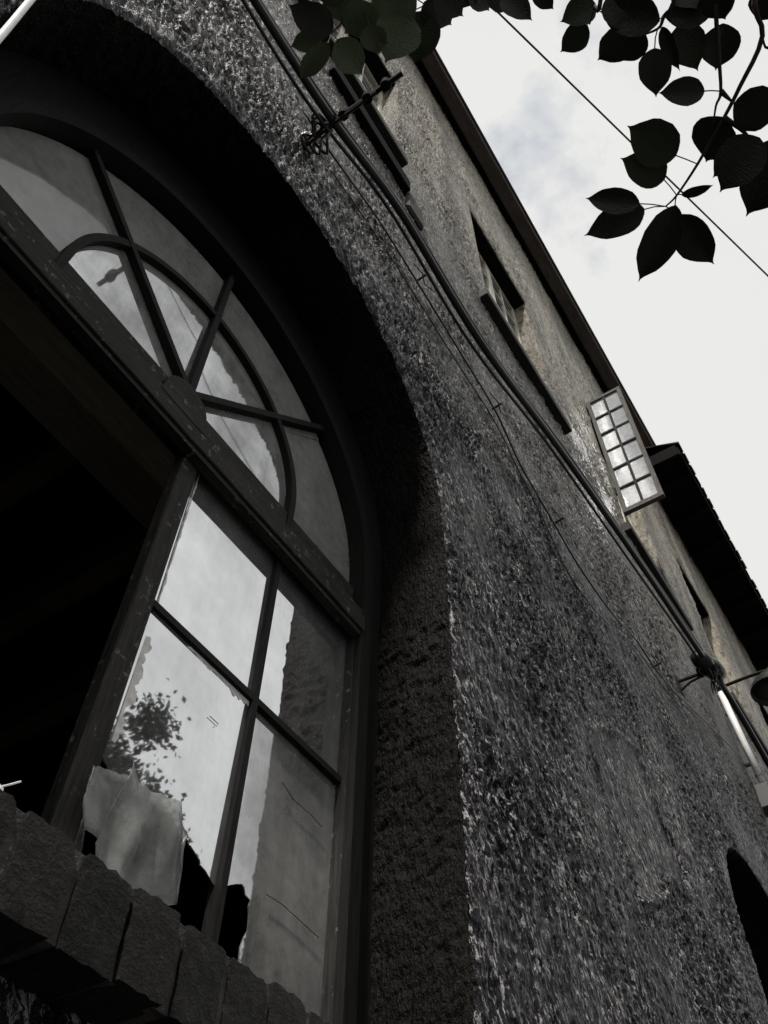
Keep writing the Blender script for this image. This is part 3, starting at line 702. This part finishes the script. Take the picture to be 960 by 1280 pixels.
so_ = ts.modifiers.new('thickness', 'SOLIDIFY'); so_.thickness = .001
# white bulb lying on the bricks, and a stick
q = at_y((-9, 978), .745)
bl = thing('light_bulb', 'small white bulb lying on the brick sill at the open half', 'bulb', (q[0], q[1], .545))
q = np.array([q[0]-.006, q[1], .557])
part(MB().lathe([(0, -.018), (.007, -.017), (.0105, -.010), (.011, -.003), (.008, .01), (.006, .018)], q, (-.9, .4, .05), 16), 'glass', 'white_plastic', bl, True)
part(MB().lathe([(.0075, .018), (.0085, .02), (.0085, .036), (.004, .04), (0, .04)], q, (-.9, .4, .05), 12), 'cap', 'cable_grey', bl, True)
q0, q1 = at_y((12, 981), .735), at_y((26, 977), .735)
st_ = link('splinter', MB().tube([(q0[0]-.03, q0[1]+.02, .546), q0, q1], .0012, 5).mesh('splinter', tuple(q0)), 'white_plastic', None, tuple(q0)); tag(st_, 'thin pale splinter sticking up from the brick sill', 'splinter')

# ------------------------------------------------------------------ the broadleaf tree overhead
tree = thing('broadleaf_tree', 'broadleaf tree whose dark oval leaves hang overhead against the pale sky', 'tree', (2.1, -2.3, -EYE))
lm0 = at_d((1010, -330), 1.75)
trunk = smooth_path([(2.1, -2.3, -EYE-.05), (2.05, -2.28, -.6), (2.1, -2.2, .6), (1.95, -2.15, 1.7), (2.05, -2.2, 3.2), (2.2, -2.4, 5)], 5)
part(MB().tube(trunk, list(np.linspace(.17, .05, len(trunk))), 12), 'trunk', 'bark', tree, True)
limb = smooth_path([(2.0, -2.18, 1.5), (1.5, -1.75, 2.1), (.95, -1.15, 2.2), (.5, -.75, 2.0), tuple(lm0), tuple(at_d((700, -330), 1.72)), tuple(at_d((520, -240), 1.65))], 6)
part(MB().tube(limb, list(np.linspace(.06, .010, len(limb))), 8), 'branch', 'bark', tree, True)
TW = [  # twigs as pixel polylines
    [(1000, -200), (945, -20), (953, 45), (925, 108), (905, 147), (872, 205), (846, 244), (832, 258)],
    [(905, -200), (895, -20), (898, 60), (901, 114), (895, 132), (891, 160)],
    [(1040, -60), (990, 40), (960, 60), (953, 46)],
    [(860, -220), (846, -20), (830, 20), (822, 36), (793, 47)],
    [(770, -240), (752, -10), (744, 8), (737, 30)],
    [(600, -230), (640, -40), (628, 0)],
    [(540, -230), (500, -60), (460, -15), (447, 4), (430, 25), (414, 42)],
    [(560, -200), (545, -40), (532, 6)],
    [(901, 114), (917, 129)],
    [(905, 147), (930, 165), (948, 190)],
]
TD = 1.42
for tw in TW:
    p3 = smooth_path([at_d(p, TD+(.30 if p[1] < -100 else .0)+.0) for p in tw], 4)
    part(MB().tube(p3, list(np.linspace(.0042, .0011, len(p3))), 6), 'twig', 'bark', tree, True)
def leaf_mesh(seed, sharp, asym=0.0):
    rr = random.Random(seed); vv = []; ff = []
    ts = [0, .03, .09, .17, .27, .38, .5, .61, .71, .79, .86, .91, .95, 1]
    n = len(ts)-1; nw = 1+.0*seed
    for i, t in enumerate(ts):
        wd = float(np.interp(t, [0, .03, .09, .17, .27, .38, .5, .61, .71, .79, .86, .91, .95, 1], [0, .13, .28, .395, .47, .5, .49, .445, .37, .275, .165, .075, .028, .004]))
        bend = -.10*t*t
        for k in (-1, -.5, 0, .5, 1):
            e = 1+(.035*rr.uniform(-1, 1) if abs(k) == 1 else 0)
            vv.append((k*wd*e*(1+asym*k)+.05*math.sin(2.2*t+seed)*t*t, t, bend+.10*abs(k)*wd*2+.012*math.sin(9*t+seed)*abs(k)))
    for i in range(n):
        for k in range(4): ff.append((i*5+k, i*5+k+1, i*5+k+6, i*5+k+5))
    m_ = MB().add(vv, ff); me = m_.mesh('leaf', smooth=True); me.materials.append(MAT['leaf']); return me
LMS = [leaf_mesh(s, 1, a) for s, a in ((1, 0), (2, .06), (3, -.06), (4, .03))]
LMP = [q.copy() for q in LMS]
for q in LMP: q.materials.clear(); q.materials.append(MAT['lit_leaf'])
LV = [  # (base px, tip px, width px)
    ((845,195),(785,158),50), ((831,224),(778,196),40), ((800,255),(731,245),29), ((806,261),(731,294),37), ((845,256),(799,355),42), ((848,268),(891,334),42),
    ((852,244),(892,233),11), ((904,146),(880,204),50), ((917,129),(979,143),46), ((950,172),(897,238),52), ((985,170),(930,272),60), ((955,190),(1005,262),60), ((930,178),(892,222),34),
    ((818,60),(820,121),35), ((881,114),(824,113),29), ((904,29),(895,90),40), ((850,30),(872,88),38), ((828,33),(848,90),16), ((894,6),(826,17),36), ((825,26),(747,13),40),
    ((793,38),(746,77),36), ((806,40),(774,77),32), ((734,30),(700,65),28), ((745,5),(701,26),30), ((892,-14),(906,26),34), ((966,-10),(946,28),34), ((627,-6),(664,25),26), ((668,-14),(692,12),20), ((775,-22),(800,10),34), ((850,-20),(870,10),30),
    ((760,-5),(790,40),34), ((1000,-20),(960,40),30),
    ((404,45),(362,59),23), ((411,53),(373,101),24), ((416,39),(362,4),36), ((421,49),(454,95),36), ((509,18),(482,77),52), ((532,14),(516,80),48), ((530,2),(564,35),40), ((470,8),(430,44),44), ((452,-4),(400,10),40),
    ((545,-18),(580,22),34), ((590,-20),(612,16),30), ((480,-10),(520,28),44), ((610,-18),(640,14),28), ((430,-20),(396,-2),34), ((500,-14),(470,48),46), ((462,30),(474,70),30), ((560,-30),(598,6),36), ((640,-30),(655,14),26)]
pet = MB()
allp = [at_d(p, TD) for tw in TW for p in tw if p[1] > -60]
for i, (b, t, wp) in enumerate(LV):
    dd = TD+random.uniform(-.05, .05)
    B = at_d(b, dd); T = at_d(t, dd+random.uniform(-.025, .025)); yv = T-B; L = np.linalg.norm(yv); yv = yv/L
    zv = -nz(B); zv = nz(zv-yv*np.dot(zv, yv)); ang = random.uniform(-.35, .35); xv = np.cross(yv, zv)
    zv2 = zv*math.cos(ang)+xv*math.sin(ang); xv2 = np.cross(yv, zv2); wd = wp/FPX*dd/math.cos(ang)
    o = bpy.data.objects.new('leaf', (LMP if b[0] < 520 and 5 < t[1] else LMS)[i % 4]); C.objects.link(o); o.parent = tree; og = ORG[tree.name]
    Mx = Matrix.Identity(4)
    for r_ in range(3):
        Mx[r_][0] = xv2[r_]*wd; Mx[r_][1] = yv[r_]*L; Mx[r_][2] = zv2[r_]*L*.8; Mx[r_][3] = B[r_]-og[r_]
    o.matrix_basis = Mx
    q = min(allp, key=lambda a: np.linalg.norm(a-B))
    if np.linalg.norm(q-B) > .004: pet.tube([q, (q+B)/2+np.array([0, 0, .004]), B+yv*.004], .0009, 5)
part(pet, 'petioles', 'bark', tree)['kind'] = 'stuff'
# the rest of the crown, outside the picture: branches with leaves gathered round their ends
cm = MB()
for k in range(9):
    a = np.array(trunk[min(13+k*2, len(trunk)-1)]); b = a+np.array([random.uniform(.3, 1.5), random.uniform(-1.9, -.7), random.uniform(.2, 1.0)]); mid = (a+b)/2+np.array([0, 0, .15])
    part(MB().tube(smooth_path([a, mid, b], 5), list(np.linspace(.035, .006, 11)), 7), 'branch', 'bark', tree, True)
    for i in range(110):
        c = (mid+(b-mid)*random.random())+rng.normal(0, .17, 3)
        u = nz(rng.normal(0, 1, 3)); v_ = nz(np.cross(u, rng.normal(0, 1, 3))); L = random.uniform(.07, .11)
        cm.add([c, c+u*L*.5+v_*L*.3, c+u*L, c+u*L*.5-v_*L*.3], [(0, 1, 2, 3)])
o = part(cm, 'crown', 'leaf', tree); o['kind'] = 'stuff'

# ------------------------------------------------------------------ trees across the street (seen reflected in the panes)
def street_tree(x, y, h, rad, label, seed):
    rr = np.random.default_rng(seed); t_ = thing('street_tree', label, 'tree', (x, y, -EYE), 'trees across the street')
    tp_ = smooth_path([(x, y, -EYE-.1), (x+.1, y, h*.25), (x-.05, y+.1, h*.6), (x, y, h-.6)], 5)
    part(MB().tube(tp_, list(np.linspace(.22, .04, len(tp_))), 10), 'trunk', 'bark', t_, True)
    cc = [np.array([x, y, h-rad])+rr.normal(0, 1, 3)*rad*np.array([.38, .38, .46]) for _ in range(60)]
    for c in cc[:9]: part(MB().tube([np.array(tp_[9]), (np.array(tp_[10])+c)/2, c], [.07, .04, .012], 6), 'limb', 'bark', t_, True)
    n = 44000; ci = rr.integers(0, len(cc), n); P = np.array(cc)[ci]+rr.normal(0, 1, (n, 3))*rad*.12
    U = rr.normal(0, 1, (n, 3)); U /= np.linalg.norm(U, axis=1)[:, None]; V = np.cross(U, rr.normal(0, 1, (n, 3))); V /= np.linalg.norm(V, axis=1)[:, None]
    L = rr.uniform(.06, .115, (n, 1)); q = np.stack([P, P+U*L*.5+V*L*.3, P+U*L, P+U*L*.5-V*L*.3], 1).reshape(-1, 3)-np.array([x, y, -EYE])
    link('crown', grid_mesh('crown', q.astype(np.float32), np.arange(4*n, dtype=np.int32).reshape(-1, 4)), 'far_leaf', t_)
street_tree(5.5, -6.2, 7.6, 1.25, 'dense rounded street tree across the road, reflected black in the lower pane', 3)
street_tree(7.2, -6.6, 6.9, 1.2, 'lower street tree beside the rounded one, across the road', 4)
street_tree(4.6, -8.5, 6.2, 1.6, 'wide low street tree standing behind the other two across the road', 5)
